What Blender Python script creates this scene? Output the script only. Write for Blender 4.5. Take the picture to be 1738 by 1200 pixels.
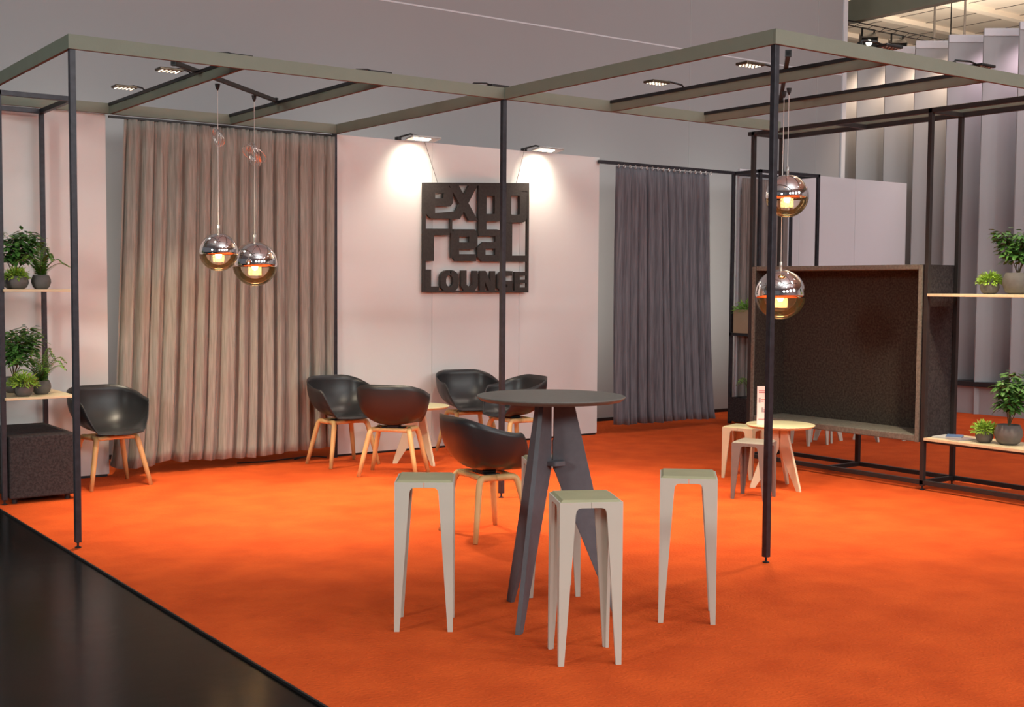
import bpy, bmesh, math, random
from mathutils import Vector, Matrix
random.seed(7)
PI = math.pi
S = bpy.context.scene
C = S.collection
for o in list(bpy.data.objects):
    bpy.data.objects.remove(o)

# ------------------------------------------------------------------ camera
F_PX, YAW, PITCH, ROLL, EYE = 2076.49, math.radians(36.001), math.radians(3.1544), math.radians(0.3842), 1.62
cy, sy, cp, sp = math.cos(YAW), math.sin(YAW), math.cos(PITCH), math.sin(PITCH)
fw = Vector((sy*cp, cy*cp, -sp)); rt = Vector((cy, -sy, 0)); up = rt.cross(fw)
r2 = math.cos(ROLL)*rt + math.sin(ROLL)*up; u2 = -math.sin(ROLL)*rt + math.cos(ROLL)*up
cam = bpy.data.cameras.new('camera'); co = bpy.data.objects.new('camera', cam); C.objects.link(co)
cam.sensor_width = 36; cam.lens = 36*F_PX/1738; cam.clip_end = 200
co.matrix_world = Matrix(((r2.x, u2.x, -fw.x, 0), (r2.y, u2.y, -fw.y, 0), (r2.z, u2.z, -fw.z, EYE), (0, 0, 0, 1)))
S.camera = co

# ------------------------------------------------------------------ world, added fill lamps, exposure
W = bpy.data.worlds.new('world'); S.world = W; W.use_nodes = True
bg = W.node_tree.nodes['Background']; bg.inputs[0].default_value = (0.80, 0.78, 0.86, 1); bg.inputs[1].default_value = 0.14
S.view_settings.view_transform = 'Standard'; S.view_settings.look = 'None'
S.view_settings.exposure = 0.0; S.view_settings.gamma = 1.0
S.view_settings.use_curve_mapping = False

def area_light(name, loc, rot, size, energy, col=(1, .95, .9), size_y=None):
    l = bpy.data.lights.new(name, 'AREA'); l.energy = energy; l.color = col; l.size = size
    if size_y: l.shape = 'RECTANGLE'; l.size_y = size_y
    o = bpy.data.objects.new(name, l); C.objects.link(o); o.location = loc; o.rotation_euler = rot
    return o
def spot_light(name, loc, target, energy, deg, blend=.6, col=(1, .80, .58), rad=.05):
    l = bpy.data.lights.new(name, 'SPOT'); l.energy = energy; l.color = col; l.spot_size = math.radians(deg)
    l.spot_blend = blend; l.shadow_soft_size = rad
    o = bpy.data.objects.new(name, l); C.objects.link(o); o.location = loc
    d = Vector(target) - Vector(loc); o.rotation_euler = d.to_track_quat('-Z', 'Y').to_euler()
    return o
def point_light(name, loc, energy, col=(1, .6, .25), rad=.03):
    l = bpy.data.lights.new(name, 'POINT'); l.energy = energy; l.color = col; l.shadow_soft_size = rad
    o = bpy.data.objects.new(name, l); C.objects.link(o); o.location = loc
    return o
# added unseen fill lamps: behind the camera, to the left and overhead
def fill_lamp(x, y, e, col=(1, .95, .93), tx=None, ty=None, z=7.6, size=.55):
    l = bpy.data.lights.new('fill_lamp', 'AREA'); l.energy = e; l.color = col; l.size = size; l.shape = 'DISK'
    o = bpy.data.objects.new('fill_lamp', l); C.objects.link(o); o.location = (x, y, z)
    o.rotation_euler = (Vector((x if tx is None else tx, y if ty is None else ty, 0)) - Vector((x, y, z))).to_track_quat('-Z', 'Y').to_euler()
for x, y, e in ((-1, -6.5, 150), (3, -7.5, 200), (7, -7, 240), (11, -5.5, 200)):
    fill_lamp(x, y, e, (.95, .98, .95), 6.0, 5.5, 5.4, 2.4)  # added fill from behind the camera for the upright faces
fill_lamp(-6.5, 3.0, 330, (.95, .98, .92), 4.5, 8.5, 4.2, 1.6)  # added fill from the left for the beam sides
for x, y in ((2, 0.5), (6, 0.5), (10, 0.5), (12.3, 4), (12.0, 8), (4, -3), (9, -3)):
    fill_lamp(x, y, 45, (.93, .97, 1), size=.4)  # added overhead fill, also gives the globes highlights
# added fill strips hidden behind the partitions, brightening the hall wall
for x in (3.1, 6.2, 9.2, 11.3):
    area_light('passage_fill', (x, 10.38, 1.75), (math.radians(90), 0, 0), .25, 10.5, (1, .93, .80), 2.3)
# added fill aimed up at the hall ceiling, over and beyond the stand
area_light('fill_uplight', (4, 0, 7.0), (PI, 0, 0), 5, 260, (.92, 1, .98))
area_light('fill_uplight', (22, 14, 5.2), (PI, 0, 0), 8, 1800, (1, .90, .76))

# ------------------------------------------------------------------ materials
def mat(name, col, rough=.6, metal=0, noise=None, bump=None, spec=.5, emit=None, stretch=(1, 1, 1), sheen=0):
    m = bpy.data.materials.new(name); m.use_nodes = True; nt = m.node_tree
    b = nt.nodes['Principled BSDF']
    b.inputs['Base Color'].default_value = (*col, 1); b.inputs['Roughness'].default_value = rough
    b.inputs['Metallic'].default_value = metal; b.inputs['Specular IOR Level'].default_value = spec
    if sheen: b.inputs['Sheen Weight'].default_value = sheen
    if noise or bump:
        tc = nt.nodes.new('ShaderNodeTexCoord'); mp = nt.nodes.new('ShaderNodeMapping')
        mp.inputs['Scale'].default_value = stretch
        nt.links.new(tc.outputs['Object'], mp.inputs[0])
    if noise:
        sc, amt, col2 = noise
        n = nt.nodes.new('ShaderNodeTexNoise'); n.inputs['Scale'].default_value = sc; n.inputs['Detail'].default_value = 6
        rp = nt.nodes.new('ShaderNodeValToRGB'); rp.color_ramp.elements[0].position = .5-amt; rp.color_ramp.elements[1].position = .5+amt
        rp.color_ramp.elements[0].color = (*col2, 1); rp.color_ramp.elements[1].color = (*col, 1)
        nt.links.new(mp.outputs[0], n.inputs['Vector']); nt.links.new(n.outputs['Fac'], rp.inputs[0]); nt.links.new(rp.outputs[0], b.inputs['Base Color'])
    if bump:
        sc, st = bump
        n2 = nt.nodes.new('ShaderNodeTexNoise'); n2.inputs['Scale'].default_value = sc; n2.inputs['Detail'].default_value = 4
        bp = nt.nodes.new('ShaderNodeBump'); bp.inputs['Strength'].default_value = st; bp.inputs['Distance'].default_value = .01
        nt.links.new(mp.outputs[0], n2.inputs['Vector']); nt.links.new(n2.outputs['Fac'], bp.inputs['Height']); nt.links.new(bp.outputs[0], b.inputs['Normal'])
    if emit:
        b.inputs['Emission Color'].default_value = (*emit[0], 1); b.inputs['Emission Strength'].default_value = emit[1]
    return m
M = {}
M['carpet'] = mat('carpet', (.71, .106, .019), .95, noise=(3.2, .16, (.58, .078, .014)), bump=(60, .8), spec=.12)
M['black_floor'] = mat('black_floor', (.0055, .005, .0045), .20, noise=(.9, .3, (.003, .003, .0027)), bump=(6, .10), spec=.10)
M['wall_panel'] = mat('wall_panel', (.76, .765, .745), .75, noise=(2.5, .4, (.74, .745, .73)), bump=(90, .05), spec=.25)
M['hall_wall'] = mat('hall_wall', (.35, .345, .355), .85, noise=(1.2, .4, (.335, .33, .34)), spec=.2)
M['hall_ceiling'] = mat('hall_ceiling', (.72, .62, .51), .9, noise=(.7, .4, (.66, .56, .45)), spec=.1)
M['ceiling_batten'] = mat('ceiling_batten', (.80, .68, .55), .8)
M['ceiling_batten_grey'] = mat('hanging_rod', (.05, .04, .035), .8)
M['beam'] = mat('olive_grey_board', (.22, .238, .185), .6, noise=(7, .3, (.197, .213, .165)), bump=(60, .06), spec=.3)
M['beam_edge'] = mat('raw_board_edge', (.13, .065, .042), .8)
M['black_metal'] = mat('black_metal', (.050, .050, .061), .42, metal=.35, noise=(22, .3, (.022, .021, .026)), spec=.5)
M['black_frame'] = mat('dark_bronze_metal', (.042, .035, .034), .5, metal=.3, noise=(15, .3, (.030, .026, .025)), spec=.4)
M['black'] = mat('black', (.01, .01, .011), .5)
M['shell'] = mat('charcoal_plastic', (.022, .022, .024), .36, bump=(300, .04), spec=.5)
M['oak'] = mat('oak', (.72, .47, .20), .5, noise=(5, .25, (.60, .37, .145)), stretch=(6, 6, 1))
M['shelf_wood'] = mat('pale_plywood', (.78, .65, .42), .5, noise=(6, .3, (.66, .53, .32)), stretch=(1, 7, 1))
M['stool'] = mat('warm_grey_board', (.62, .61, .525), .6, noise=(5, .35, (.575, .565, .485)), spec=.3)
M['stool_seat'] = mat('olive_seat', (.40, .38, .23), .6, noise=(12, .3, (.36, .345, .205)), spec=.3)
M['slate'] = mat('slate_board', (.135, .132, .148), .55, noise=(26, .3, (.11, .107, .12)), spec=.35)
M['slate_top'] = mat('slate_table_top', (.15, .145, .125), .5, noise=(30, .3, (.125, .12, .105)), spec=.35)
M['taupe'] = mat('taupe_board', (.19, .15, .13), .6, noise=(9, .3, (.165, .13, .115)))
M['taupe_seat'] = mat('taupe_seat', (.24, .205, .165), .6, noise=(14, .3, (.21, .18, .145)))
M['cream'] = mat('cream_board', (.66, .56, .40), .55, noise=(6, .3, (.60, .51, .36)))
M['lemon_top'] = mat('pale_yellow_top', (.68, .63, .38), .5, noise=(9, .3, (.63, .58, .34)))
M['felt'] = mat('dark_felt', (.075, .062, .050), .95, noise=(55, .14, (.040, .033, .028)), bump=(160, .5), spec=.1)
M['felt_seat'] = mat('grey_felt', (.235, .215, .175), .95, noise=(60, .2, (.15, .135, .11)), bump=(160, .4), spec=.1)
M['felt_box'] = mat('charcoal_felt', (.062, .052, .052), .95, noise=(60, .14, (.036, .030, .031)), bump=(160, .5), spec=.1)
M['pot'] = mat('grey_concrete', (.145, .13, .12), .75, noise=(18, .25, (.105, .095, .088)), bump=(50, .15))
M['soil'] = mat('soil', (.03, .02, .012), .95)
M['leaf_dark'] = mat('leaf_dark', (.11, .27, .05), .45, noise=(30, .3, (.055, .15, .028)))
M['leaf_mid'] = mat('leaf_mid', (.20, .42, .05), .45, noise=(30, .3, (.12, .28, .035)))
M['leaf_lime'] = mat('leaf_lime', (.36, .56, .06), .5, noise=(40, .3, (.22, .38, .04)))
M['stem'] = mat('stem', (.12, .09, .04), .8)
M['planter_wood'] = mat('planter_board', (.42, .33, .22), .6, noise=(6, .3, (.37, .29, .19)))
M['sign'] = mat('dark_sign_board', (.052, .048, .043), .7, noise=(45, .2, (.038, .035, .032)), bump=(120, .2), spec=.3)
M['wire'] = mat('steel_wire', (.35, .33, .31), .4, metal=.8)
M['chrome'] = mat('mirror_chrome', (.92, .90, .88), .03, metal=1)
M['aluminium'] = mat('aluminium', (.6, .58, .56), .35, metal=.9)
M['bronze'] = mat('bronze_metal', (.10, .075, .05), .35, metal=.7)
M['cable'] = mat('clear_cable', (.62, .58, .54), .3)
M['paper'] = mat('printed_card', (.78, .60, .57), .5)
M['print_red'] = mat('print_red', (.50, .16, .17), .6)
M['print_grey'] = mat('print_grey', (.35, .27, .28), .6)
M['paper_blue'] = mat('print_blue', (.12, .20, .38), .5)
M['paper_white'] = mat('paper_white', (.62, .60, .58), .6)
M['led'] = mat('lit_led', (1, .9, .7), .4, emit=((1, .83, .60), 3))
M['led_bright'] = mat('lit_led_lens', (1, .95, .85), .4, emit=((1, .86, .66), 30))
M['bulb'] = mat('glowing_bulb', (1, .7, .35), .4, emit=((1, .66, .32), 7))
M['fin'] = mat('wall_fin', (.40, .405, .415), .8, noise=(2, .4, (.385, .39, .40)), spec=.2)
M['white_panel'] = mat('white_panel', (.68, .69, .73), .8, noise=(2, .4, (.66, .67, .71)), spec=.2)

def cloth_mat(name, c1, c2, sc):
    m = bpy.data.materials.new(name); m.use_nodes = True; nt = m.node_tree; b = nt.nodes['Principled BSDF']
    tc = nt.nodes.new('ShaderNodeTexCoord'); mp = nt.nodes.new('ShaderNodeMapping'); mp.inputs['Scale'].default_value = (sc, sc, sc*.05)
    n = nt.nodes.new('ShaderNodeTexNoise'); n.inputs['Scale'].default_value = 1; n.inputs['Detail'].default_value = 5
    rp = nt.nodes.new('ShaderNodeValToRGB'); rp.color_ramp.elements[0].position = .32; rp.color_ramp.elements[1].position = .68
    rp.color_ramp.elements[0].color = (*c2, 1); rp.color_ramp.elements[1].color = (*c1, 1)
    nt.links.new(tc.outputs['Object'], mp.inputs[0]); nt.links.new(mp.outputs[0], n.inputs['Vector']); nt.links.new(n.outputs['Fac'], rp.inputs[0])
    nt.links.new(rp.outputs[0], b.inputs['Base Color']); b.inputs['Roughness'].default_value = .9; b.inputs['Specular IOR Level'].default_value = .15
    b.inputs['Sheen Weight'].default_value = .2
    return m
M['curtain'] = cloth_mat('taupe_linen', (.40, .375, .325), (.27, .25, .215), 75)
M['curtain_dark'] = cloth_mat('slate_voile', (.20, .205, .23), (.115, .118, .135), 60)
M['curtain_brown'] = cloth_mat('brown_linen', (.27, .235, .22), (.18, .155, .145), 60)

def thin_glass(name, tint, frost=0, ft=.3):
    m = bpy.data.materials.new(name); m.use_nodes = True; nt = m.node_tree; nt.nodes.clear()
    out = nt.nodes.new('ShaderNodeOutputMaterial'); tr = nt.nodes.new('ShaderNodeBsdfTransparent'); tr.inputs[0].default_value = (*tint, 1)
    gl = nt.nodes.new('ShaderNodeBsdfGlossy'); gl.inputs['Roughness'].default_value = .03
    fr = nt.nodes.new('ShaderNodeFresnel'); fr.inputs[0].default_value = 1.5; mx = nt.nodes.new('ShaderNodeMixShader')
    src = tr
    if frost:
        tl = nt.nodes.new('ShaderNodeBsdfTranslucent'); tl.inputs[0].default_value = (1, .88, .68, 1); m2 = nt.nodes.new('ShaderNodeMixShader')
        m2.inputs[0].default_value = frost; nt.links.new(tr.outputs[0], m2.inputs[1]); nt.links.new(tl.outputs[0], m2.inputs[2]); src = m2
    nt.links.new(fr.outputs[0], mx.inputs[0]); nt.links.new(src.outputs[0], mx.inputs[1]); nt.links.new(gl.outputs[0], mx.inputs[2]); nt.links.new(mx.outputs[0], out.inputs[0])
    return m
M['glass'] = thin_glass('clear_amber_glass', (1, .985, .955), .03)
M['frost'] = thin_glass('ribbed_cup_glass', (1, .93, .80), .22)

# ------------------------------------------------------------------ mesh helpers
class MB:
    def __init__(s): s.bm = bmesh.new()
    def box(s, a, b, mtx=None):
        x0, y0, z0 = a; x1, y1, z1 = b
        v = [s.bm.verts.new(p) for p in ((x0,y0,z0),(x1,y0,z0),(x1,y1,z0),(x0,y1,z0),(x0,y0,z1),(x1,y0,z1),(x1,y1,z1),(x0,y1,z1))]
        for f in ((0,3,2,1),(4,5,6,7),(0,1,5,4),(1,2,6,5),(2,3,7,6),(3,0,4,7)): s.bm.faces.new([v[i] for i in f])
        if mtx is not None:
            for q in v: q.co = mtx @ q.co
        return s
    def prism(s, poly, origin, ax, ay, depth):
        """poly in 2-D, placed with axes ax, ay at origin, extruded along their normal by depth (centred)"""
        o = Vector(origin); ax = Vector(ax); ay = Vector(ay); n = ax.cross(ay).normalized()
        lo = [s.bm.verts.new(o+ax*p[0]+ay*p[1]-n*depth/2) for p in poly]
        hi = [s.bm.verts.new(o+ax*p[0]+ay*p[1]+n*depth/2) for p in poly]
        s.bm.faces.new(lo[::-1]); s.bm.faces.new(hi); k = len(poly)
        for i in range(k): s.bm.faces.new((lo[i], lo[(i+1) % k], hi[(i+1) % k], hi[i]))
        return s
    def tube(s, pts, r, n=8, rads=None, cap=True, flat=1.0):
        pts = [Vector(p) for p in pts]; rings = []
        prev = None
        for i, p in enumerate(pts):
            t = (pts[min(i+1, len(pts)-1)] - pts[max(i-1, 0)]).normalized()
            if prev is None:
                a = Vector((0, 0, 1)) if abs(t.z) < .9 else Vector((1, 0, 0))
                u = t.cross(a).normalized()
            else:
                u = (prev - t*prev.dot(t)).normalized()
            w = t.cross(u); prev = u; rr = rads[i] if rads else r
            rings.append([s.bm.verts.new(p + (u*math.cos(2*PI*(k+.5)/n) + w*flat*math.sin(2*PI*(k+.5)/n))*rr) for k in range(n)])
        for a, b in zip(rings, rings[1:]):
            for k in range(n): s.bm.faces.new((a[k], a[(k+1) % n], b[(k+1) % n], b[k]))
        if cap: s.bm.faces.new(rings[0][::-1]); s.bm.faces.new(rings[-1])
        return s
    def lathe(s, prof, c=(0, 0, 0), n=24):
        rings = []
        for r, z in prof:
            if r < 1e-6: rings.append([s.bm.verts.new((c[0], c[1], c[2]+z))])
            else: rings.append([s.bm.verts.new((c[0]+r*math.cos(2*PI*k/n), c[1]+r*math.sin(2*PI*k/n), c[2]+z)) for k in range(n)])
        for a, b in zip(rings, rings[1:]):
            for k in range(n):
                k2 = (k+1) % n
                if len(a) == 1 and len(b) == 1: continue
                if len(a) == 1: s.bm.faces.new((a[0], b[k2], b[k]))
                elif len(b) == 1: s.bm.faces.new((a[k], a[k2], b[0]))
                else: s.bm.faces.new((a[k], a[k2], b[k2], b[k]))
        return s
    def leaf(s, base, d, nrm, L, w, droop=.2):
        d = Vector(d).normalized(); nrm = Vector(nrm); sd = d.cross(nrm)
        if sd.length < 1e-4: sd = Vector((1, 0, 0))
        sd.normalize(); n = sd.cross(d).normalized(); b = Vector(base)
        v = [b, b+d*L*.35+sd*w*.5-n*droop*L*.1, b+d*L*.35-n*0, b+d*L*.35-sd*w*.5-n*droop*L*.1,
             b+d*L*.7+sd*w*.38-n*droop*L*.35, b+d*L*.7-n*droop*L*.25, b+d*L*.7-sd*w*.38-n*droop*L*.35, b+d*L-n*droop*L*.6]
        v = [s.bm.verts.new(p) for p in v]
        for f in ((0,1,2),(0,2,3),(1,4,5,2),(2,5,6,3),(4,7,5),(5,7,6)): s.bm.faces.new([v[i] for i in f])
        return s
    def build(s, name, m, parent=None, smooth=False, bevel=0, solid=0, offset=-1):
        me = bpy.data.meshes.new(name); bmesh.ops.recalc_face_normals(s.bm, faces=s.bm.faces) if not solid else None
        s.bm.to_mesh(me); s.bm.free(); me.materials.append(M[m] if isinstance(m, str) else m)
        if smooth:
            for p in me.polygons: p.use_smooth = True
        o = bpy.data.objects.new(name, me); C.objects.link(o)
        if parent: o.parent = parent
        if solid:
            md = o.modifiers.new('solid', 'SOLIDIFY'); md.thickness = solid; md.offset = offset
        if bevel:
            md = o.modifiers.new('bevel', 'BEVEL'); md.width = bevel; md.segments = 2; md.limit_method = 'ANGLE'; md.angle_limit = .6
        return o
def tag(o, label=None, cat=None, group=None, kind=None):
    if label: o['label'] = label
    if cat: o['category'] = cat
    if group: o['group'] = group
    if kind: o['kind'] = kind
    return o
def thing(name, label, cat, loc=(0, 0, 0), rz=0, group=None):
    o = bpy.data.objects.new(name, None); C.objects.link(o); o.empty_display_size = .1
    o.location = loc; o.rotation_euler = (0, 0, rz)
    return tag(o, label, cat, group)
def copy_tree(o, parent=None, loc=None, rz=None, label=None):
    c = o.copy(); C.objects.link(c); c.parent = parent
    if loc is not None: c.location = loc
    if rz is not None: c.rotation_euler = (0, 0, rz)
    if label: c['label'] = label
    for ch in list(o.children): copy_tree(ch, c)
    return c
def struct(name, mb, m, label, cat='wall', **k): return tag(mb.build(name, m, **k), label, cat, kind='structure')
def box_obj(name, a, b, m, parent=None, bevel=0): return MB().box(a, b).build(name, m, parent, bevel=bevel)

# ------------------------------------------------------------------ the place (metres; X along the back panels, Y away from them to the aisle is smaller)
XL, XM, YF, Y3, YW, H, HB, HP, XP = 2.203, 5.403, 7.551, 4.878, 10.257, 3.106, 3.018, 3.017, 8.607
XR = 8.44          # front of the shelving frame
XQ = 8.86          # rear of it
FZ = 3.05          # its top

struct('floor', MB().box((2.147, -6, -.02), (26, 15, 0)), 'carpet', 'orange carpet covering the lounge floor', 'floor')
struct('floor', MB().box((-12, -8, -.06), (2.147, 16, -.008)), 'black_floor', 'shiny black aisle floor beside the orange carpet', 'floor')
struct('floor', MB().box((2.147, -8, -.1), (40, 30, -.03)), 'black_floor', 'dark hall floor under the carpet', 'floor')
struct('trim_1', MB().box((2.139, -6, -.02), (2.149, 15, .004)), 'black', 'thin dark edge strip along the carpet border', 'trim')

# back panels
struct('wall_back', MB().box((1.9, YW, .02), (3.273, YW+.04, HP)), 'wall_panel', 'pale pink partition behind the plant shelves, left of the taupe curtain')
for i in range(3):
    x0 = XM + i*(XP-XM)/3 + (0 if i == 0 else .0015); x1 = XM + (i+1)*(XP-XM)/3 - (0 if i == 2 else .0015)
    struct('wall_back', MB().box((x0, YW, .02), (x1, YW+.04, HP)), 'wall_panel',
           ['pale pink partition board touching the taupe curtain', 'pale pink partition board behind the left half of the lounge sign', 'pale pink partition board touching the dark curtain'][i])
struct('gap_shade_back', MB().box((1.9, YW+.006, 0), (3.26, YW+.034, .02)).box((XM+.01, YW+.006, 0), (XP-.01, YW+.034, .02)), 'black', 'black strip standing for the shadow gap under the back partitions', 'baseboard')  # shade under the panels put in as a black strip
# hall wall
YH = 11.25
struct('wall_hall', MB().box((1.2, YH, 0), (13.82, YH+.1, 4.58)), 'hall_wall', 'tall mauve grey hall wall, band below the seam', 'wall')
struct('wall_hall', MB().box((1.2, YH, 4.586), (13.82, YH+.1, 7.9)), 'hall_wall', 'tall mauve grey hall wall, band above the seam', 'wall')
struct('trim_2', MB().box((1.2, YH-.004, 4.576), (13.82, YH+.01, 4.592)), 'white_panel', 'thin pale seam line across the tall hall wall', 'trim')
struct('trim_3', MB().box((13.82, YH-.02, 0), (13.90, YH+.12, 7.9)), 'white_panel', 'pale vertical end post of the tall hall wall', 'trim')
for x in (10.9, 13.3):
    struct('trim_4', MB().box((x, YH-.003, 0), (x+.01, YH, 7.9)), 'fin', 'faint vertical joint in the tall hall wall', 'trim')
struct('baseboard_hall', MB().box((1.2, YH-.012, 0), (13.82, YH, .04)), 'black', 'dark line at the foot of the tall hall wall', 'baseboard')
struct('wall_south', MB().box((-12, -11.1, 0), (26, -11, 8.6)), 'white_panel', 'hall wall behind the viewer')
# low white boards right of the curtained frame, in the plane of the back panels
for k, (x0, x1, lb) in enumerate(((10.78, 11.848, 'low white partition board behind the brown curtain'), (11.852, 12.918, 'low white partition board right of the far black frame'), (12.922, 13.98, 'low white partition board at the free end, in front of the fins'))):
    struct('wall_right', MB().box((x0, YW, .02), (x1, YW+.04, 3.03)), 'white_panel', lb)
struct('gap_shade_right', MB().box((10.79, YW+.006, 0), (13.97, YW+.034, .02)), 'black', 'black strip standing for the shadow gap under the low white partition', 'baseboard')  # black strip painted in for the shade below the boards
# ceiling of the hall
struct('ceiling', MB().box((-14, -11, 8.6), (12, 12, 8.7)), 'white_panel', 'pale hall ceiling above the stand', 'ceiling')
struct('ceiling', MB().box((12, -11, 8.6), (50, 40, 8.7)).box((-14, 12, 8.6), (12, 40, 8.7)), 'hall_ceiling', 'sandy coloured hall ceiling beyond the fin wall', 'ceiling')
for y in range(8, 30, 2):
    struct('trim_5', MB().box((12, y, 8.48), (50, y+.22, 8.6)), 'ceiling_batten', 'long pale batten under the hall ceiling', 'trim')
for k in range(34):
    x = 12.5 + k*1.1
    struct('trim_8', MB().box((x, -8, 8.592), (x+.03, 31.9, 8.6)), 'ceiling_batten_grey', 'thin dark joint between the hall ceiling boards', 'trim')
struct('wall_rear', MB().box((15, 32, 0), (50, 32.1, 8.6)), 'hall_ceiling', 'sandy coloured far hall wall')
for i in range(30):
    x = 16 + i*1.1
    struct('trim_6', MB().box((x, 31.94, 0), (x+.03, 32, 8.6)), 'ceiling_batten_grey', 'thin upright joint on the far hall wall', 'trim')

# ------------------------------------------------------------------ canopies
def post(parent, x, y, top=HB, m='black_metal', w=.036, foot=True, name='post'):
    o = MB().box((x-w/2, y-w/2, .035 if foot else 0), (x+w/2, y+w/2, top)).build(name, m, parent, bevel=.002)
    if foot: MB().lathe([(0, 0), (.020, 0), (.020, .006), (.007, .012), (.007, .036), (0, .036)], (x, y, 0), 12).build('levelling_foot', 'black', o)
    return o
def beam(parent, a, b, z0=HB, z1=H, t=.02, name='beam'):
    """board on edge from a to b"""
    a = Vector((a[0], a[1], 0)); b = Vector((b[0], b[1], 0)); d = (b-a).normalized(); L = (b-a).length
    mtx = Matrix.Translation(a) @ Matrix(((d.x, -d.y, 0, 0), (d.y, d.x, 0, 0), (0, 0, 1, 0), (0, 0, 0, 1)))
    o = MB().box((0, -t/2, z0+.003), (L, t/2, z1), mtx).build(name, 'beam', parent)
    MB().box((0, -t/2, z0), (L, t/2, z0+.003), mtx).build('raw_edge', 'beam_edge', o)
    return o
def crossbeam(parent, x, y0, y1):
    o = beam(parent, (x, y0), (x, y1), HB, H-.022, name='crossbeam')
    box_obj('lamp_track', (x-.020, y0, H-.022), (x+.022, y1, H+.002), 'black', o)
t = thing('canopy_frame', 'open timber canopy over the chairs, standing left on thin black posts', 'canopy frame', (XL, YF, 0))
def loc_t(t): t['_o'] = 0
P0 = t
def rel(t): return Vector(t.location)
def shift(t):
    # geometry below is written in world metres: move it into the thing's own frame
    for c in t.children:
        c.matrix_local = Matrix.Translation(-Vector(t.location))
post(t, XL+.014, YF+.012); post(t, XM+.002, YF+.016)
beam(t, (XL-.01, YF), (XM-.008, YF)); beam(t, (XL, YF+.01), (XL, YW-.02)); beam(t, (XL+.01, YW-.03), (XM-.01, YW-.03)); beam(t, (XM, YF+.012), (XM, YW-.012))
crossbeam(t, 3.308, YF+.01, YW-.04); crossbeam(t, 4.362, YF+.01, YW-.04)
post(t, XM-.022, YW-.03, name='wall_post', foot=False)
shift(t)
t = thing('canopy_frame', 'open timber canopy over the bar table, standing right on one thin black post', 'canopy frame', (XM, Y3, 0))
post(t, XM+.016, Y3+.016)
beam(t, (XM, Y3), (XM, YF-.012)); beam(t, (XM-.01, Y3), (8.9, Y3)); beam(t, (XM+.012, YF), (XR+.0, YF)); beam(t, (XQ, Y3+.012), (XQ, 8.02), FZ+.002, FZ+.075)
crossbeam(t, 6.451, Y3+.01, YF-.01); crossbeam(t, 7.50, Y3+.01, YF-.01)
shift(t)

# diagonal black rails the pendants hang from
def rail(a, b, z, label):
    a = Vector((a[0], a[1], z)); b = Vector((b[0], b[1], z)); c = (a+b)/2; d = (b-a)
    t = thing('pendant_rail', label, 'rail', c, math.atan2(d.y, d.x))
    L = d.length/2
    MB().box((-L, -.014, -.012), (L, .014, .018)).build('bar', 'black', t, bevel=.002)
    for s in (-1, 1): MB().box((s*L-.03 if s > 0 else -L, -.02, -.018), (L if s > 0 else -L+.03, .02, .024)).build('end_clamp', 'black', t)
    return t
rail((3.05, 8.11), (4.345, 9.27), H+.004, 'black diagonal rail carrying the left pair of globe pendants')
rail((6.08, 5.38), (7.487, 6.696), H+.012, 'black diagonal rail carrying the right pair of globe pendants')

# ------------------------------------------------------------------ floodlights on the canopy
def flood(loc, rz, label, length=.34, lit=True, tilt=0):
    t = thing('floodlight', label, 'floodlight', loc, rz, 'small floodlights on the canopy')
    MB().tube([(0, 0, 0), (.02, 0, .02), (length*.45, 0, .03), (length*.62, 0, .02)], .007, 8).build('arm', 'black', t, smooth=True)
    m = Matrix.Translation((length*.8, 0, .012)) @ Matrix.Rotation(tilt, 4, 'Y')
    h = MB().box((-.085, -.055, -.008), (.085, .055, .010), m).build('housing', 'bronze' if lit else 'black', t, bevel=.004)
    mb = MB()
    for i in range(5):
        for j in range(3): mb.box((-.066+i*.030, -.040+j*.031, -.011), (-.055+i*.030, -.029+j*.031, -.0075), m)
    mb.build('led_array', 'led' if lit else 'paper_white', h)
    return t
E_F = 60
FL = [((3.308, 8.45, H+.0), PI, 'lit floodlight on the left crossbeam nearest the canopy front', (3.0, 8.3)),
      ((3.308, 9.40, H+.0), PI, 'lit floodlight on the left crossbeam close to the back partition', (3.1, 9.35)),
      ((6.451, 6.72, H+.0), PI, 'lit floodlight on the right canopy, second from the front black post', (6.2, 6.6)),
      ((6.451, 5.80, H+.0), PI, 'lit floodlight on the right canopy beside the front black post', (6.2, 5.7))]
for loc, rz, lb, _ in FL: flood(loc, rz, lb, .20 if loc[0] < 4 else .34)
for loc, ln, lb in [((3.33, 8.08, H+.080), .22, 'dark floodlight head above the long left front beam, nearest the left corner'),
                    ((4.40, 8.06, H+.080), .26, 'dark floodlight head above the middle of the long left front beam'),
                    ((5.42, 8.02, H+.080), .30, 'dark floodlight head above the corner where both canopies meet'),
                    ((6.46, 5.12, H+.080), .36, 'dark floodlight head above the right front beam, nearer the black post'),
                    ((7.51, 5.15, H+.080), .42, 'dark floodlight head above the right front beam, nearer the picture edge')]:
    t = flood(loc, 0, lb, ln, lit=False)
    MB().box((-.012, -.012, -.078), (.012, .012, .008)).build('clamp', 'black', t)

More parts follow.
